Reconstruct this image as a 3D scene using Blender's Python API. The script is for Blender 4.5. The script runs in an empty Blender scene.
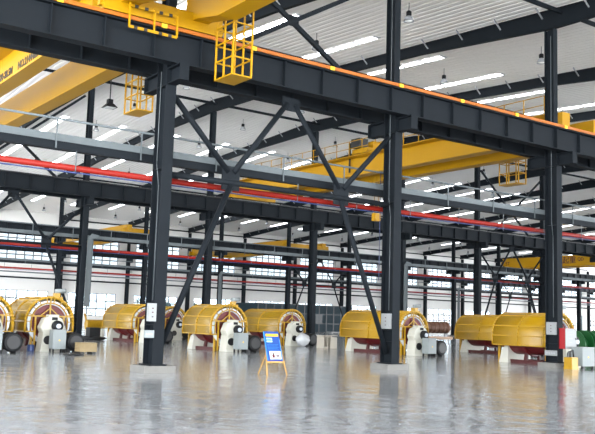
import bpy, math, random
from mathutils import Matrix, Vector
random.seed(7)
PI = math.pi
SC = bpy.context.scene
COL = SC.collection

# ---------------------------------------------------------------- materials
def lin(c):
    def f(v):
        v /= 255.0
        return v/12.92 if v <= .04045 else ((v+.055)/1.055)**2.4
    return (f(c[0]), f(c[1]), f(c[2]), 1.0)

def mat(name, rgb, rough=.5, metal=0.0, spec=.5, var=0.0, scale=2.0, emit=None, estr=0.0, bump=0.0, bscale=20.0):
    m = bpy.data.materials.new(name); m.use_nodes = True
    nt = m.node_tree; b = nt.nodes['Principled BSDF']
    b.inputs['Base Color'].default_value = lin(rgb)
    b.inputs['Roughness'].default_value = rough
    b.inputs['Metallic'].default_value = metal
    b.inputs['Specular IOR Level'].default_value = spec
    if var or bump:
        tc = nt.nodes.new('ShaderNodeTexCoord')
        nz = nt.nodes.new('ShaderNodeTexNoise'); nz.inputs['Scale'].default_value = scale
        nz.inputs['Detail'].default_value = 4
        nt.links.new(tc.outputs['Object'], nz.inputs['Vector'])
        if var:
            mx = nt.nodes.new('ShaderNodeMix'); mx.data_type = 'RGBA'
            a = lin(rgb)
            mx.inputs[6].default_value = tuple(max(0, v*(1-var)) for v in a[:3])+(1,)
            mx.inputs[7].default_value = tuple(min(1, v*(1+var)) for v in a[:3])+(1,)
            nt.links.new(nz.outputs['Fac'], mx.inputs[0])
            nt.links.new(mx.outputs[2], b.inputs['Base Color'])
        if bump:
            n2 = nt.nodes.new('ShaderNodeTexNoise'); n2.inputs['Scale'].default_value = bscale
            nt.links.new(tc.outputs['Object'], n2.inputs['Vector'])
            bp = nt.nodes.new('ShaderNodeBump'); bp.inputs['Strength'].default_value = bump
            nt.links.new(n2.outputs['Fac'], bp.inputs['Height'])
            nt.links.new(bp.outputs['Normal'], b.inputs['Normal'])
    if emit:
        b.inputs['Emission Color'].default_value = lin(emit)
        b.inputs['Emission Strength'].default_value = estr
    return m

WORLD, SKYL, EXPO = 11.0, 7.0, .75
M = {}
M['steel'] = mat('dark_steel_paint', (24, 28, 32), .6, 0, .08, .18, .8)
M['steel_far'] = M['steel']
M['galv'] = mat('galvanised_steel', (86, 92, 94), .55, .1, .25, .12, 3)
M['red'] = mat('red_pipe_paint', (122, 20, 8), .5, 0, .2, .1, 1.5)
M['blue_pipe'] = mat('blue_pipe_paint', (26, 44, 92), .45)
M['orange'] = mat('orange_conductor', (158, 84, 8), .45, 0, .4)
M['yellow'] = mat('crane_yellow_paint', (166, 122, 0), .42, 0, .25, .08, .7)
M['lampyellow'] = mat('pale_yellow_cap', (220, 180, 30), .4)
M['black'] = mat('black_rubber', (18, 18, 19), .5)
M['motor'] = mat('motor_black', (16, 17, 19), .5, 0, .2, .2, 6)
M['maroon'] = mat('maroon_paint', (90, 24, 27), .45, 0, .4, .2, 2)
M['darkmaroon'] = mat('dark_maroon_paint', (70, 24, 24), .5, 0, .4, .2, 2)
M['myellow'] = mat('machine_yellow_paint', (158, 120, 2), .38, 0, .5, .08, 2)
M['white'] = mat('white_machine_paint', (178, 176, 164), .45, 0, .4, .08, 2)
M['boxwhite'] = mat('white_box_paint', (132, 134, 134), .45)
M['cab'] = mat('light_grey_cabinet', (124, 130, 130), .45, 0, .4, .05, 2)
M['greyring'] = mat('light_grey_ring', (184, 190, 200), .4, .1)
M['wall'] = mat('wall_panel_white', (206, 204, 200), .6, 0, .3, .04, .4)
M['whitewood'] = mat('whitened_wood', (170, 162, 148), .6)
M['conc'] = mat('plinth_concrete', (112, 110, 106), .75, 0, .3, .16, 4, bump=.1, bscale=14)
M['wood'] = mat('pale_wood', (176, 134, 70), .55, 0, .3, .18, 9)
M['crate'] = mat('crate_wood', (138, 120, 88), .6, 0, .3, .15, 6)
M['posterblue'] = mat('poster_blue', (8, 58, 132), .35)
M['posterlight'] = mat('poster_light_blue', (36, 118, 172), .35)
M['posterdark'] = mat('poster_deep_blue', (14, 48, 128), .35)
M['posteryellow'] = mat('poster_yellow', (206, 168, 40), .35)
M['posterwhite'] = mat('poster_white', (200, 204, 208), .35)
M['postergreen'] = mat('poster_pale_green', (150, 200, 190), .35)
M['text'] = mat('black_lettering', (34, 28, 24), .5)
M['redtext'] = mat('dark_red_lettering', (66, 14, 8), .5)
M['hydrant'] = mat('hydrant_red', (140, 14, 22), .4)
M['green'] = mat('reel_green', (16, 76, 34), .45, 0, .4, .12, 3)
M['brown'] = mat('brown_rotor', (92, 62, 46), .5, .1, .4, .2, 4)
M['beige'] = mat('beige_tube', (176, 146, 122), .5)
M['teal'] = mat('teal_panel', (24, 40, 47), .5, 0, .15, .12, .6)
M['tealdark'] = mat('teal_frame', (16, 24, 28), .4)
M['lampgrey'] = mat('lamp_grey', (150, 152, 154), .35, .2)
M['lampglass'] = mat('lamp_glass', (225, 225, 222), .2)
M['plastic'] = mat('plastic_film', (196, 198, 200), .25, 0, .6, .15, 5, bump=.4, bscale=6)
M['blue'] = mat('blue_enamel', (18, 46, 96), .4)
M['tree'] = mat('tree_leaves', (30, 50, 44), .8, 0, .2, .3, .6)
M['ground'] = mat('outside_ground', (150, 150, 145), .9)
M['skylight'] = mat('skylight_sheet', (240, 244, 248), .5, emit=(244, 248, 255), estr=SKYL)
M['seam'] = mat('skylight_seam', (190, 190, 190), .5)
M['ceil'] = mat('roof_liner_white', (240, 236, 231), .55, 0, .25, .04, .3)

def glass_mat():
    m = bpy.data.materials.new('window_glass'); m.use_nodes = True
    nt = m.node_tree; nt.nodes.clear()
    o = nt.nodes.new('ShaderNodeOutputMaterial'); mx = nt.nodes.new('ShaderNodeMixShader')
    t = nt.nodes.new('ShaderNodeBsdfTransparent'); t.inputs[0].default_value = (.86, .93, .97, 1)
    g = nt.nodes.new('ShaderNodeBsdfGlossy'); g.inputs['Roughness'].default_value = .05
    mx.inputs[0].default_value = .07
    nt.links.new(t.outputs[0], mx.inputs[1]); nt.links.new(g.outputs[0], mx.inputs[2])
    nt.links.new(mx.outputs[0], o.inputs[0]); return m
M['glass'] = glass_mat()
M['sash'] = mat('sash_grey', (80, 88, 94), .5)

def mesh_mat(name, rgb, openness):
    # perforated yellow sheet: fine open cells in object space
    m = bpy.data.materials.new(name); m.use_nodes = True
    nt = m.node_tree; b = nt.nodes['Principled BSDF']; o = nt.nodes['Material Output']
    b.inputs['Base Color'].default_value = lin(rgb); b.inputs['Roughness'].default_value = .35
    tc = nt.nodes.new('ShaderNodeTexCoord')
    ck = nt.nodes.new('ShaderNodeTexChecker'); ck.inputs['Scale'].default_value = 22
    nt.links.new(tc.outputs['Object'], ck.inputs['Vector'])
    ml = nt.nodes.new('ShaderNodeMath'); ml.operation = 'MULTIPLY'; ml.inputs[1].default_value = openness*2
    nt.links.new(ck.outputs['Fac'], ml.inputs[0])
    t = nt.nodes.new('ShaderNodeBsdfTransparent'); mx = nt.nodes.new('ShaderNodeMixShader')
    nt.links.new(ml.outputs[0], mx.inputs[0]); nt.links.new(b.outputs[0], mx.inputs[1])
    nt.links.new(t.outputs[0], mx.inputs[2]); nt.links.new(mx.outputs[0], o.inputs[0])
    return m
M['mesh'] = mesh_mat('yellow_perforated_sheet', (140, 108, 4), .2)
M['meshdeep'] = mesh_mat('deep_yellow_perforated_sheet', (160, 122, 0), .1)

def floor_mat():
    m = bpy.data.materials.new('polished_concrete'); m.use_nodes = True
    nt = m.node_tree; b = nt.nodes['Principled BSDF']; L = nt.links.new
    tc = nt.nodes.new('ShaderNodeTexCoord')
    n1 = nt.nodes.new('ShaderNodeTexNoise'); n1.inputs['Scale'].default_value = .35; n1.inputs['Detail'].default_value = 6
    n1.inputs['Roughness'].default_value = .6
    L(tc.outputs['Object'], n1.inputs['Vector'])
    cr = nt.nodes.new('ShaderNodeValToRGB')
    cr.color_ramp.elements[0].position = .3; cr.color_ramp.elements[0].color = lin((132, 135, 138))
    cr.color_ramp.elements[1].position = .7; cr.color_ramp.elements[1].color = lin((164, 167, 170))
    L(n1.outputs['Fac'], cr.inputs[0]); L(cr.outputs[0], b.inputs['Base Color'])
    n2 = nt.nodes.new('ShaderNodeTexNoise'); n2.inputs['Scale'].default_value = .9; n2.inputs['Detail'].default_value = 5
    L(tc.outputs['Object'], n2.inputs['Vector'])
    mr = nt.nodes.new('ShaderNodeMapRange'); mr.inputs[1].default_value = .3; mr.inputs[2].default_value = .7
    mr.inputs[3].default_value = .05; mr.inputs[4].default_value = .15
    L(n2.outputs['Fac'], mr.inputs[0]); L(mr.outputs[0], b.inputs['Roughness'])
    # trowel waves left by the power float
    n3 = nt.nodes.new('ShaderNodeTexNoise'); n3.inputs['Scale'].default_value = 1.1; n3.inputs['Detail'].default_value = 4
    L(tc.outputs['Object'], n3.inputs['Vector'])
    bp = nt.nodes.new('ShaderNodeBump'); bp.inputs['Strength'].default_value = .6; bp.inputs['Distance'].default_value = .05
    L(n3.outputs['Fac'], bp.inputs['Height']); L(bp.outputs['Normal'], b.inputs['Normal'])
    b.inputs['Specular IOR Level'].default_value = .5
    return m
M['floor'] = floor_mat()

# ---------------------------------------------------------------- mesh builder
class MB:
    def __init__(s): s.v = []; s.f = []; s.sm = []
    def add(s, vs, fs, smooth=False):
        k = len(s.v); s.v += [tuple(x) for x in vs]
        s.f += [tuple(i+k for i in f) for f in fs]; s.sm += [smooth]*len(fs); return s
    def box(s, x0, x1, y0, y1, z0, z1):
        x0, x1 = sorted((x0, x1)); y0, y1 = sorted((y0, y1)); z0, z1 = sorted((z0, z1))
        vs = [(x, y, z) for z in (z0, z1) for y in (y0, y1) for x in (x0, x1)]
        return s.add(vs, [(0, 2, 3, 1), (4, 5, 7, 6), (0, 1, 5, 4), (2, 6, 7, 3), (0, 4, 6, 2), (1, 3, 7, 5)])
    def hexa(s, vs):   # 8 corners: bottom 4 (ccw), top 4
        return s.add(vs, [(3, 2, 1, 0), (4, 5, 6, 7), (0, 1, 5, 4), (1, 2, 6, 5), (2, 3, 7, 6), (3, 0, 4, 7)])
    def frame(s, d, up=(0, 0, 1)):
        d = Vector(d).normalized(); u = Vector(up)
        if abs(d.dot(u)) > .98: u = Vector((1, 0, 0))
        a = d.cross(u).normalized(); return d, a, a.cross(d).normalized()
    def bar(s, p, q, w, h, up=(0, 0, 1)):
        p = Vector(p); q = Vector(q); d, a, b = s.frame(q-p, up)
        c = [(-w/2, -h/2), (w/2, -h/2), (w/2, h/2), (-w/2, h/2)]
        vs = [p+a*i+b*j for i, j in c]+[q+a*i+b*j for i, j in c]
        return s.add(vs, [(3, 2, 1, 0), (4, 5, 6, 7), (0, 1, 5, 4), (1, 2, 6, 5), (2, 3, 7, 6), (3, 0, 4, 7)])
    def tube(s, p, q, r, n=10, r2=None):
        p = Vector(p); q = Vector(q); r2 = r if r2 is None else r2
        d, a, b = s.frame(q-p)
        cs = [(math.cos(2*PI*i/n), math.sin(2*PI*i/n)) for i in range(n)]
        vs = [p+a*c*r+b*t*r for c, t in cs]+[q+a*c*r2+b*t*r2 for c, t in cs]
        s.add(vs, [(i, (i+1) % n, n+(i+1) % n, n+i) for i in range(n)], True)
        k = len(s.v)-2*n
        s.f += [tuple(k+i for i in reversed(range(n))), tuple(k+n+i for i in range(n))]; s.sm += [False, False]
        return s
    def path(s, pts, r, n=8):
        for a, b in zip(pts, pts[1:]): s.tube(a, b, r, n)
        return s
    def lathe(s, prof, o=(0, 0, 0), axis=(0, 0, 1), n=20):   # prof: (radius, along)
        o = Vector(o); d, a, b = s.frame(axis)
        k = len(prof); vs = []
        for r, t in prof:
            for i in range(n):
                g = 2*PI*i/n; vs.append(o+d*t+a*math.cos(g)*r+b*math.sin(g)*r)
        fs = [(j*n+i, j*n+(i+1) % n, (j+1)*n+(i+1) % n, (j+1)*n+i) for j in range(k-1) for i in range(n)]
        s.add(vs, fs, False)
        if prof[0] == prof[-1]: return s
        if prof[0][0] > 1e-4: s.add(vs[:n], [tuple(reversed(range(n)))])
        if prof[-1][0] > 1e-4: s.add(vs[-n:], [tuple(range(n))])
        return s
    def sphere(s, c, rx, ry, rz, n=12, m=8, jit=0.0):
        vs = []; fs = []
        for j in range(m+1):
            t = PI*j/m
            for i in range(n):
                g = 2*PI*i/n; k = 1+random.uniform(-jit, jit)
                vs.append((c[0]+rx*k*math.sin(t)*math.cos(g), c[1]+ry*k*math.sin(t)*math.sin(g), c[2]+rz*k*math.cos(t)))
        for j in range(m):
            for i in range(n):
                fs.append((j*n+i, (j+1)*n+i, (j+1)*n+(i+1) % n, j*n+(i+1) % n))
        return s.add(vs, fs, True)
    def build(s, name, m, parent=None):
        me = bpy.data.meshes.new(name); me.from_pydata(s.v, [], s.f)
        me.materials.append(m if not isinstance(m, str) else M[m])
        for p, k in zip(me.polygons, s.sm): p.use_smooth = k
        me.update(); o = bpy.data.objects.new(name, me); COL.objects.link(o)
        if parent is not None: o.parent = parent
        return o

def tag(o, label, cat, group=None, kind=None):
    o['label'] = label; o['category'] = cat
    if group: o['group'] = group
    if kind: o['kind'] = kind
    return o
def struct(o): o['kind'] = 'structure'; return o
def thing(name, label, cat, loc=(0, 0, 0), group=None, kind=None, rz=0):
    o = bpy.data.objects.new(name, None); COL.objects.link(o); o.location = loc; o.rotation_euler = (0, 0, rz)
    o.empty_display_size = .2
    return tag(o, label, cat, group, kind)
ORD = ['first', 'second', 'third', 'fourth', 'fifth', 'sixth', 'seventh', 'eighth', 'ninth', 'tenth', 'eleventh', 'twelfth', 'thirteenth']

# ---------------------------------------------------------------- layout of the hall
XC = lambda k: 14.66+12*k            # frame k of the building along the hall
ROWS = {'A': 29.43, 'B': 67.5, 'C': 105.6, 'D': 138.0}
def zroof(y):                        # underside of the roof liner, ridge over row B
    return 20.35+.058*(y-29.4) if y <= 67.5 else 20.35+.058*38.1-.058*(y-67.5)
X_LO, X_HI = -16.0, 232.0

fl = MB(); fl.box(X_LO, X_HI, -46, 138.2, -.3, 0); struct(fl.build('floor', 'floor'))

# roof liner: real trapezoidal sheet, ribs running up the slope
cl = MB(); P_ = .5; prof = []
n = int((X_HI-X_LO)/P_)
for i in range(n):
    x = X_LO+i*P_
    prof += [(x, 0), (x+.25, 0), (x+.39, .03), (x+.47, .03)]
prof.append((X_HI, 0))
ys = (-46, 29.4, 67.5, 138.2); vs = []
for y in ys:
    vs += [(x, y, zroof(y)+dz) for x, dz in prof]
k = len(prof)
cl.add(vs, [(j*k+i, j*k+i+1, (j+1)*k+i+1, (j+1)*k+i) for j in range(3) for i in range(k-1)])
vt = [(x, y, zroof(y)+.2) for y in ys for x in (X_LO, X_HI)]
cl.add(vt, [(2*j, 2*j+1, 2*j+3, 2*j+2) for j in range(3)])
struct(cl.build('ceiling', 'ceil'))

# translucent skylight strips in the roof
def skylight(x, y0, y1):
    m = MB(); e = bpy.data.objects.new('skylight', None); COL.objects.link(e); struct(e)
    q = MB(); N = 4; L = (y1-y0)/N
    for i in range(N):
        a = y0+i*L+.12; b = y0+(i+1)*L-.12
        za, zb = zroof(a)-.03, zroof(b)-.03
        m.hexa([(x-.25, a, za), (x+.25, a, za), (x+.25, b, zb), (x-.25, b, zb), (x-.25, a, za+.025), (x+.25, a, za+.025), (x+.25, b, zb+.025), (x-.25, b, zb+.025)])
    for i in range(N+1):
        a = y0+i*L
        q.box(x-.27, x+.27, a-.12, a+.12, zroof(a)-.04, zroof(a)-.005)
    p = m.build('pane', 'skylight', e); q.build('glazing_bar', 'seam', e)
SKX = [17.4, 23.6]+[29.6+6.33*i for i in range(26)]
for x in SKX:
    skylight(x, 41.5, 49.9)
    skylight(x, 81.3, 89.7)
    if x > 25: skylight(x, 94.3, 102.6)
    if x > 30: skylight(x, 120.5, 128.5)
for x in SKX[:12]:
    skylight(x, 3.0, 11.4); skylight(x, 16.0, 24.4)

# rear wall with its two tiers of windows
wl = MB(); XA, XB = XC(1)+1.8, XC(16)
yb0, yb1 = 138.0, 138.25
LOW, UP = (1.7, 5.55), (9.95, 15.3)
wl.box(X_LO, X_HI, yb0, yb1, 0, LOW[0]); wl.box(X_LO, X_HI, yb0, yb1, LOW[1], UP[0]); wl.box(X_LO, X_HI, yb0, yb1, UP[1], 18.45)
openings = [(XC(k)+1.8, XC(k)+10.4) for k in range(0, 17)]
edges = [X_LO]+[e for o in openings for e in o]+[X_HI]
for a, b in zip(edges[0::2], edges[1::2]):
    wl.box(a, b, yb0, yb1, LOW[0], LOW[1]); wl.box(a, b, yb0, yb1, UP[0], UP[1])
struct(wl.build('wall_back', 'wall'))
wn = 0
for (a, b) in openings[1:]:
    for (z0, z1), nx, nz in ((LOW, 5, 3), (UP, 6, 4)):
        wn += 1
        e = bpy.data.objects.new('window_%d' % wn, None); COL.objects.link(e); struct(e)
        f = MB(); t = .17
        for i in range(nx+1):
            x = a+(b-a)*i/nx; f.box(x-t/2, x+t/2, yb0+.05, yb0+.15, z0, z1)
        for j in range(nz+1):
            z = z0+(z1-z0)*j/nz; f.box(a, b, yb0+.06, yb0+.14, z-t/2, z+t/2)
        f.build('window_frame', 'sash', e)
        MB().box(a, b, yb0+.09, yb0+.105, z0, z1).build('window_pane', 'glass', e)

# outside: pale ground and a belt of trees far behind the windows
struct(MB().box(X_LO-120, X_HI+200, 138.3, 420, -.6, -.3).build('ground', 'ground'))
tr = MB()
for i in range(150):
    x = -40+i*2.6+random.uniform(-1, 1); y = random.uniform(182, 196); h = random.uniform(3.0, 5.4)
    tr.sphere((x, y, h*.5), random.uniform(1.8, 3), 2, h*.62, 9, 6, .18)
o = tr.build('tree_belt', 'tree'); tag(o, 'hazy belt of green trees outside the low windows', 'trees', None, 'stuff')

# ---------------------------------------------------------------- steel columns
def hsec(mb, x, y, z0, z1, b, d, tf=.035, tw=.03):
    mb.box(x-b/2, x+b/2, y-d/2, y-d/2+tf, z0, z1); mb.box(x-b/2, x+b/2, y+d/2-tf, y+d/2, z0, z1)
    mb.box(x-tw/2, x+tw/2, y-d/2+tf, y+d/2-tf, z0, z1)
BOT, TOP = 11.72, 12.92
def column(x, y, label, group, plinth=True, kind='thing', top=1.38):
    t = thing('steel_column', label, 'column', (x, y, 0), group, kind)
    m = MB(); hsec(m, 0, 0, .3 if plinth else .04, BOT+.6, .45, .8)
    for z in (1.25, 1.75, 7.75, 11.05): m.box(-.2, .2, -.36, .36, z, z+.03)
    m.build('shaft', 'steel', t)
    m = MB(); hsec(m, 0, .12, BOT+.6, zroof(y)-top, .36, .62); m.build('upper_shaft', 'steel', t)
    MB().box(-.34, .34, -.5, .5, *((.26, .31) if plinth else (0, .05))).build('base_plate', 'steel', t)
    for s in (-1, 1) if plinth else (-1,):
        m = MB(); y0, y1 = (-1.42, -.4) if s < 0 else (.4, 1.62)
        m.box(-.2, .2, y0, y1, BOT-.06, BOT-.005); m.box(-.02, .02, y0, y1, BOT-.62, BOT-.06)
        m.box(-.2, .2, y0, y1, BOT-.66, BOT-.62)
        yy = y0 if s < 0 else y1
        m.box(-.2, .2, yy-.012, yy+.012, BOT-.66, BOT-.06)
        m.build('bracket', 'steel', t)
    if plinth:
        MB().box(-.62, .68, -.58, .62, 0, .26).build('plinth', 'conc', t)
    return t
colsA = [column(XC(0), ROWS['A'], 'nearest dark steel column, left of the blue easel, on a concrete plinth', 'front row of steel columns'),
         column(XC(1), ROWS['A'], 'middle front steel column, a brace pipe meeting its foot', 'front row of steel columns'),
         column(XC(2), ROWS['A'], 'front steel column beside the red sided white cabinet', 'front row of steel columns')]
for i in range(1, 8):
    column(XC(i), ROWS['B'], 'second row dark steel column, %s from the left' % ORD[i-1], 'second row of steel columns')
for i in range(2, 13):
    column(XC(i), ROWS['C'], 'third row dark steel column, %s from the left' % ORD[i-2], 'third row of steel columns')
for i in range(3, 16):
    column(XC(i), ROWS['D']-.85, 'slim dark steel column against the far windowed wall, %s from the left' % ORD[i-3], 'steel columns along the far wall', False, top=1.2)

# galvanised conduits clipped to the front columns
for i, w in ((0, 'left'), (1, 'middle'), (2, 'right hand')):
    x, y = XC(i)-.3, ROWS['A']-.1
    m = MB(); m.path([(x, y, 18.5 if i else 11.6), (x, y, 7.9), (x+.12, y, 7.1), (x+.12, y, 2.7)], .018)
    tag(m.build('conduit', 'galv'), 'thin galvanised conduit running down the %s front column' % w, 'pipe')

# ---------------------------------------------------------------- crane runway beams
def runway(y, label, x0, x1, bar=False):
    t = thing('crane_runway_beam', label, 'beam', ((x0+x1)/2, y, BOT), 'crane runway beams', 'thing'); ox, oy, oz = t.location
    m = MB(); X0, X1 = x0-ox, x1-ox; H = TOP-BOT
    m.box(X0, X1, -.25, .25, 0, .045); m.box(X0, X1, -.25, .25, H-.045, H); m.box(X0, X1, -.015, .015, .045, H-.045)
    x = 9.53+2*math.ceil((x0-9.53)/2)
    while x < x1-.1:
        m.box(x-ox-.02, x-ox+.02, -.2, -.015, .045, H-.045); m.box(x-ox-.02, x-ox+.02, .015, .2, .045, H-.045)
        x += 2.0
    m.build('girder', 'steel', t)
    MB().box(X0, X1, -.05, .05, H, H+.12).build('rail', 'black', t)
    if bar:
        MB().box(X0, X1, -.31, -.26, H+.03, H+.17).build('conductor_bar', 'orange', t)
        xs = [9.75+4.05*i for i in range(9)]
        for xx in xs:
            MB().box(xx-ox-.11, xx-ox+.11, -.36, -.315, H+.0, H+.16).build('marker_cap', 'lampyellow', t)
    return t
runway(ROWS['A']-.95, 'nearest crane beam, an orange conductor bar along its top edge', 6, 52, True)
runway(ROWS['A']+1.2, 'dark crane beam directly behind the orange barred beam', 6, 52)
runway(ROWS['B']-1.1, 'stiffened dark crane beam on the near side of the second column row', 18, 112)
runway(ROWS['B']+1.1, 'dark crane beam on the rear side of the second column row', 18, 112)
runway(ROWS['C']-1.1, 'distant dark crane beam on the near side of the third column row', 30, 180)
runway(ROWS['C']+1.1, 'distant dark crane beam on the rear side of the third column row', 30, 180)
runway(ROWS['D']-1.95, 'distant dark crane beam crossing the far wall windows', 36, 200)

# ---------------------------------------------------------------- cable trays, tie beams, pipes along each row
def services(row, x0, x1, name, beam=True):
    y = ROWS[row]+.62
    if beam:
        b = MB(); b.box(x0, x1, y, y+.32, 8.37, 8.4); b.box(x0, x1, y, y+.32, 8.1, 8.13); b.box(x0, x1, y+.02, y+.05, 8.13, 8.37)
        tag(b.build('tie_beam', 'steel'), 'dark tie beam under the cable tray of the %s' % name, 'beam', None, 'thing')
    z = 8.405
    t = thing('cable_tray', 'galvanised cable tray along the %s' % name, 'cable tray', ((x0+x1)/2, y, z)); ox = t.location.x
    m = MB(); m.box(x0-ox, x1-ox, 0, .03, 0, .27); m.box(x0-ox, x1-ox, .4, .43, 0, .27); m.box(x0-ox, x1-ox, .03, .4, 0, .02)
    m.build('trough', 'galv', t)
    m = MB(); m.tube((x0-ox, -.03, .82), (x1-ox, -.03, .82), .045); m.build('conduit', 'galv', t)
    x = x0+1.2
    while x < x1:
        MB().box(x-ox-.025, x-ox+.025, -.05, -.005, -.28, .8).build('post', 'galv', t); x += 3.4
    t = thing('fire_pipe', 'red fire water pipe along the %s' % name, 'pipe', ((x0+x1)/2, y+.1, 7.48))
    m = MB(); m.tube((x0-ox, 0, 0), (x1-ox, 0, 0), .115, 14); m.build('pipe', 'red', t)
    x = x0+2.0
    while x < x1:
        m = MB(); m.box(x-ox-.02, x-ox+.02, -.13, -.12, -.13, .62); m.box(x-ox-.02, x-ox+.02, -.13, .13, -.14, -.12)
        m.build('hanger', 'galv', t); x += 3.4
    m = MB(); m.tube((x0, y+.05, 7.3), (x1, y+.05, 7.33), .028)
    tag(m.build('thin_pipe', 'blue_pipe'), 'thin blue pipe below the red pipe of the %s' % name, 'pipe')
services('A', 6.0, 52, 'front column row')
services('B', 18, 112, 'second column row', False)
services('C', 30, 180, 'third column row')
for zz, w, c in ((7.02, 'upper', 'galv'), (6.35, 'lower', 'steel')):
    m = MB(); m.tube((30, ROWS['C']+.7, zz), (180, ROWS['C']+.7, zz), .09)
    tag(m.build('service_pipe', c), 'thin %s grey pipe under the red pipe of the third column row' % w, 'pipe')
m = MB()
m.tube((36, 137.7, 7.5), (200, 137.7, 7.5), .06)
tag(m.build('service_pipe', 'steel'), 'dark pipe fixed along the far windowed wall', 'pipe')

# vertical galvanised tray drops
for x, y, z0, where in ((XC(1)+.42, ROWS['B']-.55, 2.7, 'leftmost second row column'), (XC(4)+.05, ROWS['B']-.62, 2.6, 'second row column behind the middle front column'), (XC(4)-.35, ROWS['C']-.6, 2.6, 'third row column behind the left machines'), (XC(8)+.6, ROWS['C']-.6, 2.6, 'third row column by the brown rotor')):
    m = MB(); m.box(x-.24, x+.24, y, y+.02, z0, 8.3); m.box(x-.24, x-.21, y-.12, y, z0, 8.3); m.box(x+.21, x+.24, y-.12, y, z0, 8.3)
    m.hexa([(x-.24, y-.12, 8.3), (x+.24, y-.12, 8.3), (x+.24, y+.02, 8.3), (x-.24, y+.02, 8.3), (x+.1, y-.12, 8.72), (x+.75, y-.12, 8.6), (x+.75, y+.02, 8.6), (x+.1, y+.02, 8.72)])
    tag(m.build('cable_riser', 'galv'), 'upright galvanised cable riser on the %s' % where, 'cable tray')

# ---------------------------------------------------------------- bracing between columns
def brace(xl, xr, y, label, r=.12):
    c = (xl+xr)/2; t = thing('column_brace', label, 'brace', (c, y, 0), 'cross braces between columns'); h = (xr-xl)/2-.2
    q = h*.5
    m = MB(); m.tube((-h, 0, 7.62), (h, 0, 7.62), r, 12); m.build('chord', 'steel', t)
    top = BOT-.3; zz = 7.85
    for s in (-1, 1):
        for p0, p1 in (((s*.2, 0, top), (s*(q-.12), 0, zz+.2)), ((s*(q+.12), 0, zz+.2), (s*h, 0, 10.9)), ((s*q, 0, 7.5), (s*h, 0, .75))):
            MB().tube(p0, p1, r, 10).build('diagonal', 'steel', t)
        m = MB(); m.box(s*q-.42, s*q+.42, -.025, .025, 7.3, 8.3); m.build('gusset', 'steel', t)
    MB().box(-.45, .45, -.025, .025, top-.3, BOT+.0).build('gusset', 'steel', t)
    return t
brace(XC(0), XC(1), ROWS['A']+.0, 'large pipe brace between the left and middle front columns')
brace(XC(0), XC(1), ROWS['B'], 'pipe brace in the second row, at the far left', .11)
brace(XC(5), XC(6), ROWS['B'], 'pipe brace in the second row, behind the right hand front column', .11)
brace(XC(5), XC(6), ROWS['C'], 'distant pipe brace in the third row, behind the middle front column', .11)
brace(XC(9), XC(10), ROWS['C'], 'distant pipe brace in the third row, beside the brown rotor', .1)
def xbrace(xl, xr, y, z0, z1, label):
    t = thing('upper_brace', label, 'brace', ((xl+xr)/2, y, z0), 'cross braces above the crane beams'); h = (xr-xl)/2-.6
    MB().bar((-h, .03, z1-z0), (h*.62, .03, .2), .16, .2).build('diagonal', 'steel', t)
    MB().bar((h, -.17, z1-z0), (-h*.62, -.17, .2), .16, .2).build('diagonal', 'steel', t)
    MB().box(-.3, .3, -.07, -.06, (z1-z0)*.36, (z1-z0)*.36+.5).build('gusset', 'steel', t)
xbrace(XC(0), XC(1), ROWS['A']+.1, 13.0, 18.4, 'dark cross brace above the nearest crane beam')
xbrace(XC(5), XC(6), ROWS['B']+.1, 13.0, 20.4, 'dark cross brace above the second row crane beam, right half')
xbrace(XC(0), XC(1), ROWS['B']+.1, 13.0, 20.4, 'dark cross brace above the second row crane beam, far left')

# ---------------------------------------------------------------- roof rafters, struts
def rafter(k):
    x = XC(k)
    t = thing('roof_rafter', 'dark haunched roof rafter over frame line, %s from the left' % (ORD[k] if k < 13 else '%dth' % (k+1)), 'rafter', (x, 67.5, zroof(67.5)), 'roof rafters', 'thing')
    oz = t.location.z
    knots = [(-45.5, 1.0), (-8, 1.1), (10, .7), (20, .72), (29.4, 1.15), (40, .72), (54, .68), (67.5, 1.15), (81, .68), (95, .72), (105.6, 1.1), (116, .72), (128, .7), (138, .9)]
    m = MB()
    for (ya, da), (yb, db) in zip(knots, knots[1:]):
        for w0, w1, ta, tb, ba, bb in ((-.14, .14, -.2, -.2, -.235, -.235), (-.012, .012, -.235, -.235, -da-.165, -db-.165), (-.14, .14, -da-.165, -db-.165, -da-.2, -db-.2)):
            za, zb = zroof(ya)-oz, zroof(yb)-oz; A, B = ya-67.5, yb-67.5
            m.hexa([(w0, A, za+ba), (w1, A, za+ba), (w1, B, zb+bb), (w0, B, zb+bb), (w0, A, za+ta), (w1, A, za+ta), (w1, B, zb+tb), (w0, B, zb+tb)])
    m.build('rafter_web', 'steel', t)
    y = 27.0
    while y < 137:
        z = zroof(y)-oz
        if STAY:
            o = STAY[0].copy(); COL.objects.link(o)
        else:
            q = MB(); q.bar((-.02, 0, -.62), (-.52, .1, -.06), .07, .07); o = q.build('flange_stay', 'lampgrey'); STAY.append(o)
        o.parent = t; o.location = (0, y-67.5, z); y += 3.1
STAY = []
for k in range(0, 15): rafter(k)
for row, z, k0, k1, w in (('A', 19.75, 0, 3, 'front'), ('B', 21.75, 0, 8, 'second'), ('C', 19.55, 2, 13, 'third'), ('D', 17.6, 3, 15, 'far wall')):
    for k in range(k0, k1):
        m = MB(); m.bar((XC(k)+.2, ROWS[row]-.75, z), (XC(k+1)-.2, ROWS[row]-.75, z), .15, .22)
        tag(m.build('roof_strut', 'steel'), 'dark roof strut joining the %s row columns, bay %s from the left' % (w, ORD[k-k0]), 'strut', 'roof struts between frames', 'thing')
for k in range(1, 9):
    m = MB(); m.bar((XC(k)+.16, 48.4, zroof(48.4)-.5), (XC(k+1)-.16, 48.4, zroof(48.4)-.5), .12, .16)
    tag(m.build('roof_strut', 'steel'), 'dark roof strut over the first bay, %s from the left' % ORD[k-1], 'strut', 'roof struts between frames', 'thing')

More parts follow.
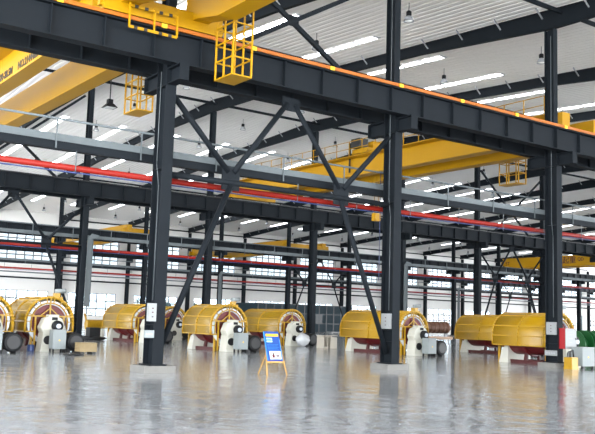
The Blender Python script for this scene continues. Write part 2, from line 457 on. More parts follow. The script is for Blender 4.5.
# ---------------------------------------------------------------- high bay lamps
def lamp(x, y):
    zr = zroof(y); t = thing('high_bay_lamp', 'bell shaped high bay lamp hanging from the white roof', 'lamp', (x, y, zr), 'high bay lamps under the roof')
    MB().tube((0, 0, 0), (0, 0, -.55), .02, 6).build('stem', 'black', t)
    MB().lathe([(.09, -.5), (.16, -.56), (.16, -.78), (.1, -.82)], n=12).build('gear_box', 'motor', t)
    MB().lathe([(.1, -.8), (.2, -.88), (.29, -1.05), (.31, -1.14), (.29, -1.14), (.08, -.84)], n=14).build('reflector', 'lampgrey', t)
    MB().sphere((0, 0, -1.08), .25, .25, .1, 12, 6).build('diffuser', 'lampglass', t)
for k in range(0, 8):
    for y in (34.9, 43.8, 52.8, 61.9, 72.0, 81.0, 90.0, 99.0):
        if y < 66 and k > 5: continue
        lamp(XC(k)+6, y)
for k in range(1, 11):
    for y in (112, 121, 130): lamp(XC(k)+6, y)

# ---------------------------------------------------------------- overhead cranes
def text(s, size, m, parent, loc, rot, name='lettering'):
    cu = bpy.data.curves.new(name, 'FONT'); cu.body = s; cu.size = size; cu.extrude = .012; cu.offset = .012
    tmp = bpy.data.objects.new('tmp', cu); COL.objects.link(tmp)
    dg = bpy.context.evaluated_depsgraph_get(); me = bpy.data.meshes.new_from_object(tmp.evaluated_get(dg))
    bpy.data.objects.remove(tmp); me.materials.clear(); me.materials.append(M[m])
    o = bpy.data.objects.new(name, me); COL.objects.link(o); o.parent = parent; o.location = loc; o.rotation_euler = rot
    return o
RZ = 13.05
def cage(parent, x, y, z0, z1, sx=.75, sy=1.3, name='service_cage'):
    m = MB(); r = .04
    for a in (0, sx):
        for b in (0, sy/2, sy): m.bar((x+a, y+b, z0), (x+a, y+b, z1), .06, .06)
    nz = max(2, int(round((z1-z0)/.66)))
    for j in range(1, nz+1):
        z = z0+(z1-z0)*j/nz
        for b in (0, sy): m.bar((x, y+b, z), (x+sx, y+b, z), .05, .05)
        for a in (0, sx): m.bar((x+a, y, z), (x+a, y+sy, z), .05, .05)
    m.build(name, 'yellow', parent)
    MB().box(x-.03, x+sx+.03, y-.03, y+sy+.03, z0-.05, z0).build('cage_floor', 'yellow', parent)
def crane(label, xa, xb, y0, y1, zb=13.2, h=1.5, w=.7, rails=(1,), carriage_ext=1.0, deck=True):
    t = thing('overhead_crane', label, 'crane', ((xa+xb)/2, (y0+y1)/2, RZ)); ox, oy, oz = t.location
    for x in (xa, xb):
        m = MB(); prof = [(y0-.35, zb+.35, zb+h), (y0+.5, zb+.35, zb+h), (y0+2.2, zb, zb+h), (y1-2.2, zb, zb+h), (y1-.5, zb+.35, zb+h), (y1+.35, zb+.35, zb+h)]
        for (ya, ba, ta), (yb, bb, tb) in zip(prof, prof[1:]):
            m.hexa([(x-ox-w/2, ya-oy, ba-oz), (x-ox+w/2, ya-oy, ba-oz), (x-ox+w/2, yb-oy, bb-oz), (x-ox-w/2, yb-oy, bb-oz),
                    (x-ox-w/2, ya-oy, ta-oz), (x-ox+w/2, ya-oy, ta-oz), (x-ox+w/2, yb-oy, tb-oz), (x-ox-w/2, yb-oy, tb-oz)])
        yy = y0+2.2
        m.box(x-ox-w/2-.06, x-ox+w/2+.06, y0+2.2-oy, y1-2.2-oy, zb-oz-.03, zb-oz+.0)
        g = m.build('girder', 'yellow', t)
        MB().box(x-ox-.04, x-ox+.04, y0-oy, y1-oy, zb+h-oz, zb+h-oz+.08).build('trolley_rail', 'black', t)
    for y in (y0, y1):
        m = MB(); a, b = xa-ox-carriage_ext, xb-ox+carriage_ext
        m.box(a, b, y-oy-.22, y-oy+.22, .12, .12+.7)
        m.box(a-.12, a, y-oy-.1, y-oy+.1, .25, .5); m.box(b, b+.12, y-oy-.1, y-oy+.1, .25, .5)
        m.build('end_carriage', 'yellow', t)
        for xw in (a+.45, b-.45):
            MB().tube((xw, y-oy-.1, .26), (xw, y-oy+.1, .26), .25, 16).build('wheel', 'black', t)
    if deck:
        for s in rails:
            x = (xb-ox+w/2 if s > 0 else xa-ox-w/2); o = s*.75; m = MB(); zt = zb+h-oz-.15
            m.box(x, x+o, y0-oy+.3, y1-oy-.3, zt-.05, zt)
            m.build('walkway', 'yellow', t); r = MB(); yy = y0-oy+.35
            while yy < y1-oy: r.bar((x+o, yy, zt), (x+o, yy, zt+1.1), .045, .045); yy += 1.5
            for z in (.55, 1.1): r.bar((x+o, y0-oy+.35, zt+z), (x+o, y1-oy-.35, zt+z), .04, .04)
            r.build('handrail', 'yellow', t)
    return t
def trolley(t, xa, xb, y, zb, h=1.5):
    ox, oy, oz = t.location; z = zb+h-oz+.12
    m = MB(); m.box(xa-ox-.3, xb-ox+.3, y-oy-.9, y-oy+.9, z+.05, z+.4)
    m.box(xa-ox+.5, xa-ox+1.4, y-oy-.6, y-oy+.6, z+.4, z+1.0); tr = m.build('trolley', 'yellow', t)
    MB().tube((xa-ox+.5, y-oy, z-.15), (xb-ox-.5, y-oy, z-.15), .32, 14).build('hoist_drum', 'motor', tr)
    m = MB(); m.box(xa-ox-.75, xa-ox+.1, y-oy-.5, y-oy+.5, z+.42, z+1.1); m.box(xa-ox-.6, xa-ox-.5, y-oy+.8, y-oy+.9, z-1.4, z+.9); m.build('hoist_motor', 'black', tr)
    m = MB()
    for s in (-.2, .2): m.bar(((xa+xb)/2-ox+s, y-oy, z-.1), ((xa+xb)/2-ox+s, y-oy, z-4.4), .03, .03)
    m.box((xa+xb)/2-ox-.28, (xa+xb)/2-ox+.28, y-oy-.2, y-oy+.2, z-5.0, z-4.4); m.build('hook_block', 'yellow', tr)
    MB().bar((xa-ox+1.0, y-oy-1.0, z), (xa-ox+1.0, y-oy-1.0, z-9.6), .03, .03).build('pendant_cable', 'blue_pipe', tr)

YA1, YA2, YB1, YB2, YC1, YC2 = ROWS['A']-.95, ROWS['A']+1.2, ROWS['B']-1.1, ROWS['B']+1.1, ROWS['C']-1.1, ROWS['C']+1.1
# nearest crane, riding the front beam and passing overhead
c1 = crane('nearest yellow crane at the top, riding the orange barred beam', 12.4, 15.4, -6.5, YA1, rails=(-1,))
ox, oy, oz = c1.location
cage(c1, 15.95-ox, 26.65-oy, 11.27-oz, 13.95-oz, .85, 1.25)
m = MB(); y = 27.98-oy
for x in (12.3, 13.3, 14.25): m.bar((x-ox, y, 12.6-oz), (x-ox, y, 13.5-oz), .08, .05)
for z in (12.6, 13.4): m.bar((12.3-ox, y, z-oz), (14.25-ox, y, z-oz), .05, .1)
gf = m.build('collector_guard', 'yellow', c1)
for x in (12.55, 12.95, 13.55, 13.95):
    for z in (12.6, 13.4): MB().box(x-.07-ox, x+.07-ox, y-.035, y+.035, z-.055-oz, z+.055-oz).build('stripe', 'black', gf)
# second crane, left, beyond the front beam
c2 = crane('yellow crane at the upper left, numbered girder, beyond the nearest beam', 12.1, 15.1, YA2, YB1, rails=(-1,))
ox, oy, oz = c2.location
cage(c2, 15.6-ox, 34.15-oy, 11.25-oz, 13.3-oz, .75, 1.3)
text('NO.2144488', .52, 'text', c2, (11.74-ox, 39.1-oy, 13.36-oz), (PI/2, 0, -PI/2))
text('QD20-28.5M', .52, 'text', c2, (11.74-ox, 42.7-oy, 13.36-oz), (PI/2, 0, -PI/2))
# crane across the middle
c3 = crane('yellow crane across the middle, between the first and second column rows', 41.0, 44.0, YA2, YB1, rails=(-1,))
ox, oy, oz = c3.location
cage(c3, 44.6-ox, 36.75-oy, 11.72-oz, 13.9-oz, .75, 1.65)
trolley(c3, 41.0, 44.0, 48.7, 13.2)
c4 = crane('distant yellow crane with large lettering, at the right edge', 123.15, 126.15, YB2, YC1, zb=12.75, h=1.8, rails=())
ox, oy, oz = c4.location
text('桥式起重', 1.35, 'redtext', c4, (122.78-ox, 94.3-oy, 13.3-oz), (PI/2, 0, -PI/2))
text('QD', .8, 'redtext', c4, (122.78-ox, 88.6-oy, 13.6-oz), (PI/2, 0, -PI/2))
text('5T', .9, 'redtext', c4, (122.78-ox, 104.2-oy, 13.3-oz), (PI/2, 0, -PI/2))
c5 = crane('small distant yellow crane before the far windows, left of centre', 48.5, 53.5, YC2, 136.05, deck=False, h=1.1)
c6 = crane('small distant yellow crane before the far windows, near the centre', 75, 82, YC2, 136.05, deck=False, h=1.1)
# floodlight hung under the second crane
t = thing('crane_floodlight', 'square floodlight hanging on a stem below the upper left crane', 'lamp', (15.6, 37.2, 13.2))
MB().tube((0, 0, 0), (0, 0, -1.15), .03, 8).build('stem', 'black', t)
m = MB(); m.box(-.12, .12, -.12, .12, -1.15, -.95); m.hexa([(-.3, -.3, -1.35), (.3, -.3, -1.35), (.3, .3, -1.35), (-.3, .3, -1.35), (-.14, -.14, -1.15), (.14, -.14, -1.15), (.14, .14, -1.15), (-.14, .14, -1.15)])
m.build('housing', 'motor', t); MB().box(-.22, .22, -.22, .22, -1.37, -1.352).build('lens', 'lampglass', t)

# ---------------------------------------------------------------- wire stranding machines
R_, ZC, SK = 1.33, 1.6, 1.05
def arcpts(r, y, n=22, skirt=SK):
    pts = [(r, y, skirt)]+[(r*math.cos(PI*i/n), y, ZC+r*math.sin(PI*i/n)) for i in range(n+1)]+[(-r, y, skirt)]
    return pts
def machine(x, y, L, label, deep=False, blower=True, cab=True, motor=True, gear=True, bounce=0):
    t = thing('stranding_machine', label, 'machine', (x, y, 0), 'yellow covered wire stranding machines')
    # perforated cover
    m = MB(); A = arcpts(R_, 0); n = len(A)
    ro, ri = R_, R_-.02
    vs = []
    for yy in (0, L):
        vs += arcpts(ro, yy); vs += arcpts(ri, yy)
    fs = []
    for i in range(n-1):
        fs.append((i, i+1, 2*n+i+1, 2*n+i)); fs.append((n+i, 3*n+i, 3*n+i+1, n+i+1))
        fs.append((i, n+i, n+i+1, i+1)); fs.append((2*n+i, 2*n+i+1, 3*n+i+1, 3*n+i))
    m.add(vs, fs, True); cv = m.build('cover', 'meshdeep' if deep else 'mesh', t)
    fr = MB()
    for yy in (0.0, L/2, L): fr.path(arcpts(R_+.02, yy), .05, 8)
    for a in (-90, 0, 25, 62, 90, 118, 155, 180, 270):
        if a in (-90, 270):
            s = 1 if a < 0 else -1; px, pz = s*(R_+.02), SK
        else:
            px, pz = (R_+.02)*math.cos(math.radians(a)), ZC+(R_+.02)*math.sin(math.radians(a))
        fr.bar((px, 0, pz), (px, L, pz), .07, .07)
    fr.build('cover_frame', 'myellow', cv)
    # front guard
    g = MB()
    g.path(arcpts(R_+.02, -.06), .075, 8); g.path(arcpts(R_-.3, -.06), .04, 8)
    for a in range(0, 181, 20):
        c, s = math.cos(math.radians(a)), math.sin(math.radians(a))
        g.bar(((R_-.3)*c, -.06, ZC+(R_-.3)*s), ((R_+.02)*c, -.06, ZC+(R_+.02)*s), .05, .05)
    g.bar((-R_, -.06, SK), (-.8, -.06, SK), .08, .08); g.bar((.8, -.06, SK), (R_, -.06, SK), .08, .08)
    g.bar((-1.25, -.06, 1.9), (1.25, -.06, 1.9), .08, .08)
    for s in (-1, 1):
        g.bar((s*.8, -.06, .02), (s*.8, -.06, 1.9), .09, .09)
    g.bar((0, -.06, 1.9), (0, -.06, 2.9), .07, .07)
    for s in (-1, 1): g.bar((s*.55, -.06, 1.9), (0, -.06, 2.35), .05, .05)
    g.build('front_guard', 'myellow', t)
    for s in (-1, 1):
        MB().box(s*.92-.06, s*.92+.06, .1, .22, 0, SK+.05).build('leg', 'myellow', t)
        MB().box(s*.92-.06, s*.92+.06, L-.25, L-.13, 0, SK+.05).build('leg', 'myellow', t)
        for yy in (.16, L-.19): fr2 = None
    # rotor
    r = MB(); zc = 1.5
    nd = max(3, int(L/1.3)); 
    for i in range(nd):
        yy = .1+(L-.65)*i/(nd-1)
        r.lathe([(1.08, 0), (1.1, .03), (1.1, .13), (1.08, .16)], (0, yy, zc), (0, 1, 0), 28)
    for a in range(0, 360, 60):
        c, s = math.cos(math.radians(a)), math.sin(math.radians(a))
        r.tube((c*.92, .4, zc+s*.92), (c*.92, L-.5, zc+s*.92), .07, 8)
    r.tube((0, .0, zc), (0, L-.2, zc), .16, 12)
    r.lathe([(.6, .42), (1.0, .46), (1.0, L-.75), (.6, L-.7)], (0, 0, zc), (0, 1, 0), 28)
    ro = r.build('rotor', 'maroon', t)
    for a in range(0, 360, 60):
        c, q = math.cos(math.radians(a+30)), math.sin(math.radians(a+30))
        MB().lathe([(.2, .3), (.22, .34), (.22, .4)], (c*.66, -.29, zc+q*.66), (0, 1, 0), 14).build('bobbin_face', 'darkmaroon', ro)
    MB().lathe([(1.0, 0), (1.22, 0), (1.22, .1), (1.0, .1), (1.0, 0)], (0, .02, ZC-.05), (0, 1, 0), 32).build('ring', 'greyring', ro)
    f = MB()
    for s in (-1, 1): f.box(s*.72-.1, s*.72+.1, .3, L-.2, 0, .2)
    for i in range(nd): 
        yy = .4+(L-.9)*i/(nd-1); f.box(-.62, .62, yy-.06, yy+.1, .02, .16)
        for s in (-1, 1): f.hexa([(s*.62-.09, yy-.08, .16), (s*.62+.09, yy-.08, .16), (s*.62+.09, yy+.12, .16), (s*.62-.09, yy+.12, .16), (s*.55-.08, yy-.06, .62), (s*.55+.08, yy-.06, .62), (s*.55+.08, yy+.1, .62), (s*.55-.08, yy+.1, .62)])
    f.build('base_frame', 'darkmaroon', t)
    m = MB(); m.hexa([(-1.1, L-.95, 0), (1.1, L-.95, 0), (1.1, L-.3, 0), (-1.1, L-.3, 0), (-.8, L-.8, 1.45), (.8, L-.8, 1.45), (.8, L-.45, 1.45), (-.8, L-.45, 1.45)])
    m.build('rear_pedestal', 'white', t)
    if gear:
        m = MB(); m.hexa([(-.74, -1.0, 0), (.56, -1.0, 0), (.56, -.16, 0), (-.74, -.16, 0), (-.62, -.95, 1.0), (.5, -.95, 1.0), (.5, -.16, 1.0), (-.62, -.16, 1.0)])
        m.lathe([(.66, 0), (.7, .06), (.7, .62), (.66, .68)], (-.04, -.86, 1.28), (0, 1, 0), 8)
        m.box(-.3, .26, -.8, -.3, 1.86, 2.0)
        m.box(-.7, .58, -1.1, -.14, 0, .1)
        gb = m.build('gearbox', 'white', t)
        MB().lathe([(.16, -.16), (.29, -.12), (.31, 0), (.31, .1)], (.14, -.98, 1.38), (0, 1, 0), 18).build('hub', 'motor', gb)
        MB().lathe([(.08, -.02), (.13, 0), (.13, .1)], (.14, -1.2, 1.38), (0, 1, 0), 14).build('shaft_end', 'greyring', gb)
        MB().lathe([(.24, 0), (.24, .04)], (-.36, -1.02, .62), (0, 1, 0), 20).build('hole_shade_disc', 'black', gb)  # flat black disc, painted shade standing in for a hole in the housing
        MB().box(-.16, .16, -.88, -.869, 1.7, 1.86).build('name_plate', 'motor', gb)
    if cab:
        m = MB(); m.box(-.42, .3, -1.95, -1.35, .18, 1.2); cb = m.build('control_cabinet', 'cab', t)
        m = MB()
        for xx in (-.36, .24):
            for yy in (-1.89, -1.41): m.box(xx-.04, xx+.04, yy-.04, yy+.04, 0, .18)
        m.build('cabinet_foot', 'motor', cb)
        MB().box(-.1, -.02, -1.958, -1.951, .6, .68).build('warning_sticker', 'posteryellow', cb)
    if motor:
        X, Z, Rm = .88, .56, .5
        m = MB(); m.lathe([(.22, 0), (.45, .03), (Rm, .1), (Rm, .34)], (X, -1.95, Z), (0, 1, 0), 24)
        m.lathe([(Rm-.05, .34), (Rm-.05, 1.2), (.34, 1.25), (.14, 1.3), (.14, 1.55)], (X, -1.95, Z), (0, 1, 0), 24)
        for i in range(20):
            a = 2*PI*i/20; c, q = math.cos(a), math.sin(a)
            m.bar((X+c*(Rm-.02), -1.58, Z+q*(Rm-.02)), (X+c*(Rm-.02), -.8, Z+q*(Rm-.02)), .02, .05, (c, 0, q))
        mo = m.build('motor', 'motor', t)
        MB().lathe([(.34, -.012), (.34, 0)], (X, -1.955, Z), (0, 1, 0), 20).build('fan_grille', 'black', mo)
        for q in (-1, 1): MB().box(X+q*.34-.12, X+q*.34+.12, -1.7, -.8, 0, .2).build('motor_foot', 'black', mo)
    if blower:
        m = MB(); m.box(.15, .75, .1, .6, 2.84, 3.0); m.box(.3, .6, .15, .5, 3.0, 3.2); bw = m.build('blower', 'myellow', t)
        MB().tube((.35, .3, 3.3), (.95, .3, 3.36), .13, 12).build('blower_motor', 'cab', bw)
    return t
machine(16.73, 46.6, 3.7, 'yellow covered machine nearest the left edge, its round maroon end showing')
machine(28.9, 47.4, 3.7, 'yellow covered machine with grey cabinet, right of the nearest column')
machine(29.9, 61.3, 5.5, 'long yellow covered machine behind and left of the nearest column', blower=False)
machine(41.5, 58.0, 6.0, 'yellow covered machine seen above the blue easel', blower=False, cab=False)
machine(40.6, 42.5, 6.2, 'long bright yellow machine behind the middle front column', deep=True)
machine(51.85, 43.0, 5.0, 'deep yellow covered machine behind the rightmost machine', deep=True, blower=False)
machine(41.35, 31.15, 3.8, 'rightmost yellow covered machine, cut by the right hand column', deep=True, gear=True, cab=False, motor=False)
machine(36.0, 68.6, 4.6, 'distant yellow machine seen past the brace foot', cab=False)
machine(12.9, 45.2, 3.7, 'yellow covered machine cut off by the left edge of the picture', blower=False)

# ---------------------------------------------------------------- boxes and plates on the columns
def cbox(x0, x1, y0, y1, z0, z1, label, face):
    t = thing('control_box', label, 'box', ((x0+x1)/2, (y0+y1)/2, z0)); ox, oy, oz = t.location
    MB().box(x0-ox, x1-ox, y0-oy, y1-oy, 0, z1-z0).build('body', 'boxwhite', t)
    h = z1-z0
    for k, zz in enumerate((.25, .5, .72)):
        m = MB()
        if face == 'y': m.box(-.03, .03, y0-oy-.012, y0-oy-.001, h*zz-.02, h*zz+.02)
        else: m.box(x0-ox-.012, x0-ox-.001, -.03, .03, h*zz-.02, h*zz+.02)
        m.build('indicator', ('black', 'redtext', 'redtext')[k], t)
    return t
cbox(14.1, 14.41, 28.82, 29.0, 1.91, 2.58, 'tall white control box on the nearest column', 'y')
cbox(26.36, 26.6, 29.1, 29.72, 1.85, 2.55, 'white control box on the middle front column', 'x')
cbox(38.36, 38.6, 29.1, 29.72, 1.76, 2.44, 'white control box on the right hand front column', 'x')
def plate(x0, x1, y0, y1, z0, z1, label, m, face):
    t = thing('notice_plate', label, 'sign', ((x0+x1)/2, (y0+y1)/2, z0)); ox, oy, oz = t.location
    MB().box(x0-ox, x1-ox, y0-oy, y1-oy, 0, z1-z0).build('board', m, t)
    q = MB(); h = z1-z0
    if face == 'y':
        for i in range(4): q.box(x0-ox+.05+i*.07, x0-ox+.09+i*.07, y0-oy-.008, y0-oy-.001, h*.35, h*.65)
    else:
        for i in range(4): q.box(x0-ox-.008, x0-ox-.001, y0-oy+.1+i*.16, y0-oy+.2+i*.16, h*.35, h*.65)
    q.build('marks', 'lampgrey', t); return t
plate(14.02, 14.4, 28.9, 29.0, 1.3, 1.58, 'pale blue grey plate below the box on the nearest column', 'cab', 'y')
plate(38.36, 38.42, 29.05, 29.82, .64, .92, 'white notice plate low on the right hand front column', 'boxwhite', 'x')
# red sided cabinet at the right column
t = thing('hydrant_cabinet', 'white fronted cabinet with red side on the right hand column', 'cabinet', (39.02, 28.74, 1.03))
MB().box(-.47, .47, -.1, .28, 0, 1.1).build('body', 'hydrant', t)
MB().box(-.46, .48, -.13, -.101, .01, 1.09).build('door', 'boxwhite', t)
q = MB()
for z in (.35, .55, .75, .9): q.box(-.18, .12, -.138, -.131, z, z+.015)
q.build('printed_lines', 'lampgrey', t); MB().box(.36, .4, -.16, -.131, .5, .6).build('handle', 'black', t)
# grey cabinet and yellow pump in front of the rightmost machine
t = thing('switch_cabinet', 'low grey cabinet with sticker at the right edge', 'cabinet', (39.35, 28.12, 0))
MB().box(-.5, .55, -.35, .35, .16, 1.12).build('body', 'cab', t); MB().box(-.52, .57, -.37, .37, 1.12, 1.16).build('lid', 'boxwhite', t)
MB().box(-.05, .05, -.36, -.351, .6, .68).build('warning_sticker', 'posteryellow', t)
m = MB()
for x in (-.42, .47):
    for y in (-.28, .28): m.box(x-.05, x+.05, y-.05, y+.05, 0, .16)
m.build('foot', 'black', t)
t = thing('coolant_pump', 'small yellow pump box between the right hand column and grey cabinet', 'pump', (38.4, 28.15, 0))
m = MB(); m.box(-.28, .24, -.25, .25, .1, .62); m.box(-.3, .26, -.27, .27, 0, .1); m.build('tank', 'myellow', t)
m = MB(); m.path([(-.1, 0, .62), (-.1, 0, .92), (.15, 0, .98), (.2, 0, .62)], .04); m.build('hose', 'black', t)

# ---------------------------------------------------------------- easel with poster
t = thing('easel', 'wooden folding easel standing on the open floor', 'easel', (18.68, 27.2, 0))
MB().bar((-.42, -.2, 0), (-.3, .16, 1.2), .045, .03).build('leg', 'wood', t)
MB().bar((.5, -.2, 0), (.34, .16, 1.2), .045, .03).build('leg', 'wood', t)
MB().bar((-.2, .75, 0), (0.0, .18, 1.35), .04, .03).build('leg', 'wood', t)
MB().bar((-.42, -.1, .5), (.44, -.1, .5), .05, .06).build('ledge', 'wood', t)
MB().bar((-.3, .18, 1.15), (.34, .18, 1.15), .04, .05).build('crossbar', 'wood', t)
p = thing('poster', 'blue information poster standing on the wooden easel', 'poster', (18.68, 27.12, .54))
tilt = Matrix.Rotation(math.radians(-19), 4, 'X')
W, H = .72, 1.17
def prect(x0, x1, z0, z1, m, name, lift):
    o = MB().box(x0-W/2, x1-W/2, -.012-lift, -lift, z0, z1).build(name, m, p)
    o.data.transform(tilt); return o
prect(0, W, 0, H, 'posterblue', 'board', 0)
prect(0, .045, 0, H, 'posterlight', 'edge_band', .013); prect(W-.03, W, 0, H*.75, 'posterlight', 'edge_band', .013)
prect(.1, .68, H-.2, H-.1, 'posteryellow', 'title_bar', .013)
prect(.1, .36, H-.32, H-.26, 'postergreen', 'heading', .013); prect(.1, .36, H-.43, H-.37, 'postergreen', 'heading', .013)
for i in range(5): prect(.1, .62-.05*(i % 2), H-.53-.055*i, H-.52-.055*i, 'posterlight', 'text_line', .013)
prect(.15, .67, .06, .38, 'posterwhite', 'picture', .013)
prect(.26, .36, .12, .24, 'maroon', 'pictured_machine', .026); prect(.3, .34, .22, .32, 'text', 'pictured_machine', .026); prect(.44, .58, .16, .22, 'darkmaroon', 'pictured_machine', .026)
prect(0, W, -.03, .03, 'posterdark', 'foot_band', .013)

# ---------------------------------------------------------------- loose things on the floor
def crate(x, y, w, d, h, label, m, cat='crate'):
    t = thing('wooden_crate', label, cat, (x, y, 0))
    q = MB()
    for i in range(3):
        z0 = .12+(h-.12)*i/3; z1 = .12+(h-.12)*(i+1)/3-.015
        q.box(-w/2, w/2, -d/2, -d/2+.03, z0, z1); q.box(-w/2, w/2, d/2-.03, d/2, z0, z1)
        q.box(-w/2, -w/2+.03, -d/2+.03, d/2-.03, z0, z1); q.box(w/2-.03, w/2, -d/2+.03, d/2-.03, z0, z1)
    q.box(-w/2, w/2, -d/2, d/2, .1, .12); q.box(-w/2-.02, w/2+.02, -d/2-.02, d/2+.02, h, h+.03)
    q.build('planks', m, t)
    for s in (-1, 1): MB().box(s*w*.34-.1, s*w*.34+.1, -d/2, d/2, 0, .1).build('skid', 'black', t)
    return t
crate(17.75, 43.6, .95, .7, .55, 'pale wooden crate beside the left machine', 'crate')
t = thing('wooden_crate', 'open white crate on the far floor, left of the middle front column', 'crate', (41.4, 53.0, 0))
m = MB(); m.box(-.65, .65, .2, .45, 0, .95); m.box(-.65, -.3, -.45, .2, 0, .12); m.box(-.65, -.6, -.45, .2, .12, .9); m.box(-.3, -.24, -.45, .2, 0, .9); m.box(.0, .65, -.45, .2, 0, .86); m.box(-.68, .68, -.48, .48, .95, 1.0)
m.build('panels', 'whitewood', t); MB().box(-.59, -.31, -.1, .19, .12, .9).build('hollow_shade_block', 'black', t)  # solid black block paints the shade inside the crate's open side
m = MB(); m.sphere((0, 0, 0), .55, .5, .05, 14, 6, .12); o = m.build('rubber_mat', 'black'); o.location = (16.35, 41.8, .05)
tag(o, 'small black mat lying on the floor before the left machine', 'mat')
t = thing('welding_stand', 'black equipment heap on the floor beside the foot of the leftmost second row column', 'equipment', (27.1, 65.4, 0))
m = MB(); m.sphere((0, 0, .16), 1.15, .6, .2, 14, 6, .12); m.build('hoses', 'black', t); MB().box(-.4, .5, -.4, .4, .2, 1.0).build('housing', 'motor', t)
t = thing('drum_guard', 'low pale yellow drum cover behind the leftmost second row column', 'guard', (29.2, 70.0, 0))
m = MB(); m.lathe([(.34, -.85), (.4, -.8), (.4, .8), (.34, .85)], (0, 0, 1.2), (1, 0, 0), 24); m.build('drum', 'myellow', t)
m = MB(); m.path([(-1.1+.3*math.cos(a), 0, 1.1+1.0*math.sin(a)) for a in [PI*i/14-.35 for i in range(9)]], .09, 8); m.build('hoop', 'myellow', t)
for x in (-.6, .6): MB().box(x-.08, x+.08, -.4, .4, 0, .85).build('stand', 'white', t)
o = MB().lathe([(.17, 0), (.2, .04), (.2, .34), (.16, .36)], (0, 0, 0), (0, 0, 1), 16).build('oil_drum', 'blue'); o.location = (16.15, 47.1, .0); o.location = (15.55, 45.9, 0)
tag(o, 'small blue drum on the floor under the left machine', 'drum')
m = MB(); m.sphere((0, 0, .5), .62, .45, .52, 16, 10, .14); o = m.build('plastic_sheet', 'plastic'); o.location = (41.25, 56.0, .02)
tag(o, 'crumpled clear plastic film over the gearbox behind the blue easel', 'plastic sheet')

# brown cage rotor on its stand
t = thing('cage_rotor', 'long brown ribbed rotor lying on a stand right of the middle machine', 'rotor', (52.1, 52.0, 0))
m = MB(); pr = [(.3, -1.8)]
for i in range(7):
    u = -1.75+i*.5; pr += [(.42, u), (.5, u+.08), (.5, u+.26), (.42, u+.34)]
pr += [(.3, 1.8)]
m.lathe(pr, (0, 0, 1.85), (1, 0, 0), 22); m.build('ribbed_body', 'brown', t)
MB().tube((-1.9, -.3, .98), (1.9, -.3, .98), .13, 12).build('support_tube', 'beige', t)
for x in (-1.5, 1.5):
    m = MB(); m.bar((x, -.5, 0), (x, -.1, 1.4), .07, .07); m.bar((x, .5, 0), (x, .1, 1.4), .07, .07); m.bar((x, -.4, .5), (x, .4, .5), .05, .05)
    m.build('stand', 'lampgrey', t)
# green reels at the right edge
def reel(x, y, label):
    t = thing('cable_reel', label, 'reel', (x, y, 0), 'green cable reels')
    r = 1.0
    for s in (-1, 1):
        m = MB(); m.lathe([(.32, 0), (r, 0), (r, .08), (.32, .08), (.32, 0)], (s*.5-.04, 0, r+.02), (1, 0, 0), 30)
        for i in range(8):
            a = 2*PI*i/8; m.bar((s*.55, .35*math.cos(a), r+.02+.35*math.sin(a)), (s*.55, .95*math.cos(a), r+.02+.95*math.sin(a)), .03, .06, (1, 0, 0))
        m.build('flange', 'green', t)
    MB().lathe([(.5, -.46), (.5, .46)], (0, 0, r+.02), (1, 0, 0), 24).build('barrel', 'green', t)
    return t
reel(53.5, 38.6, 'green cable reel beside the red sided cabinet')
reel(54.7, 38.4, 'green cable reel cut by the right edge of the picture')

# teal panelled enclosure far behind
t = thing('panel_enclosure', 'long teal panelled enclosure far behind the middle machines', 'enclosure', (87.5, 118, 0))
MB().box(-10, 9.2, 0, 8, 0, 4.75).build('shell', 'teal', t)
q = MB()
for i in range(13):
    x = -10+19.2*i/12; q.box(x-.09, x+.09, -.06, -.001, 0, 4.8)
for z in (.06, 1.6, 3.2, 4.72): q.box(-10, 9.2, -.05, -.001, z-.07, z+.07)
q.build('panel_frame', 'tealdark', t)
MB().box(2.0, 3.5, -.04, -.002, 1.65, 3.15).build('dark_panel', 'tealdark', t)
# low white pallets beyond
for i, (x, y, w) in enumerate(((91.5, 113.4, 5.0), (66.5, 88.5, 2.4))):
    q = MB(); q.box(-w/2, w/2, -.6, .6, .1, .3)
    for s in (-.9, 0, .9): q.box(s*w/2-.1, s*w/2+.1, -.6, .6, 0, .1)
    o = q.build('pallet', 'boxwhite'); o.location = (x, y, 0)
    tag(o, ('long low white pallet before the teal enclosure', 'short low white pallet on the far floor')[i], 'pallet')

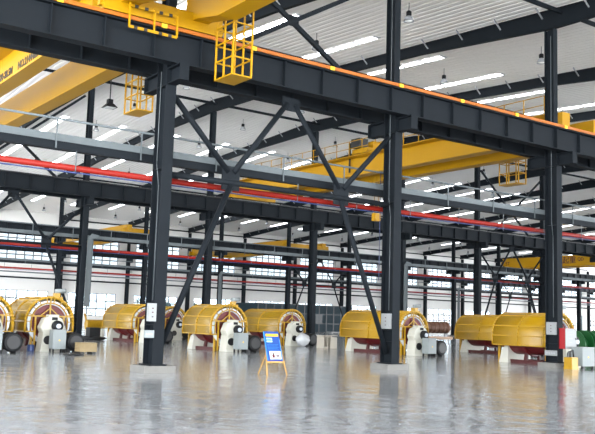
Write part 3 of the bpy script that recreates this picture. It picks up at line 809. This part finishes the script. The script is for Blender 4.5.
# ---------------------------------------------------------------- light
w = bpy.data.worlds.new('overcast'); SC.world = w; w.use_nodes = True
nt = w.node_tree; bg = nt.nodes['Background']
tc = nt.nodes.new('ShaderNodeTexCoord'); sp = nt.nodes.new('ShaderNodeSeparateXYZ'); cr = nt.nodes.new('ShaderNodeValToRGB')
nt.links.new(tc.outputs['Generated'], sp.inputs[0]); nt.links.new(sp.outputs['Z'], cr.inputs[0]); nt.links.new(cr.outputs[0], bg.inputs[0])
mp = nt.nodes.new('ShaderNodeMapRange'); mp.inputs[1].default_value = -1; mp.inputs[2].default_value = 1
nt.links.new(sp.outputs['Z'], mp.inputs[0]); nt.links.new(mp.outputs[0], cr.inputs[0])
e = cr.color_ramp.elements
e[0].position = 0.0; e[0].color = (.9, .93, .96, 1)
e[1].position = 1.0; e[1].color = (.2, .24, .28, 1)
k = e.new(.58); k.color = (.9, .95, 1.0, 1)
k = e.new(.72); k.color = (.3, .35, .4, 1)
# the sky is far brighter on the camera's side of the hall than beyond the rear windows
my = nt.nodes.new('ShaderNodeMapRange'); my.interpolation_type = 'SMOOTHSTEP'
my.inputs[1].default_value = -.35; my.inputs[2].default_value = .45; my.inputs[3].default_value = WORLD; my.inputs[4].default_value = 1.35
nt.links.new(sp.outputs['Y'], my.inputs[0]); nt.links.new(my.outputs[0], bg.inputs[1])

# ---------------------------------------------------------------- camera
f_, yaw, pitch, roll, Hc = 846.277, .6241787, .1208735, .0313057, 2.13283
cy, sy, cp, sn = math.cos(yaw), math.sin(yaw), math.cos(pitch), math.sin(pitch)
F = Vector((sy*cp, cy*cp, sn)); R0 = Vector((cy, -sy, 0)); U0 = R0.cross(F)
R1 = R0*math.cos(roll)+U0*math.sin(roll); U1 = -R0*math.sin(roll)+U0*math.cos(roll)
cd = bpy.data.cameras.new('camera'); cam = bpy.data.objects.new('camera', cd); COL.objects.link(cam)
mw = Matrix((R1, U1, -F)).transposed().to_4x4(); mw.translation = (0, 0, Hc); cam.matrix_world = mw
cd.sensor_width = 36; cd.lens = f_*36/595; cd.clip_end = 2000; cd.clip_start = .1
SC.camera = cam
SC.view_settings.view_transform = 'Standard'; SC.view_settings.look = 'None'; SC.view_settings.gamma = 1
SC.view_settings.use_curve_mapping = False; SC.view_settings.exposure = EXPO
SC.cycles.max_bounces = 8; SC.cycles.diffuse_bounces = 5; SC.cycles.transparent_max_bounces = 12
SC.cycles.use_denoising = True
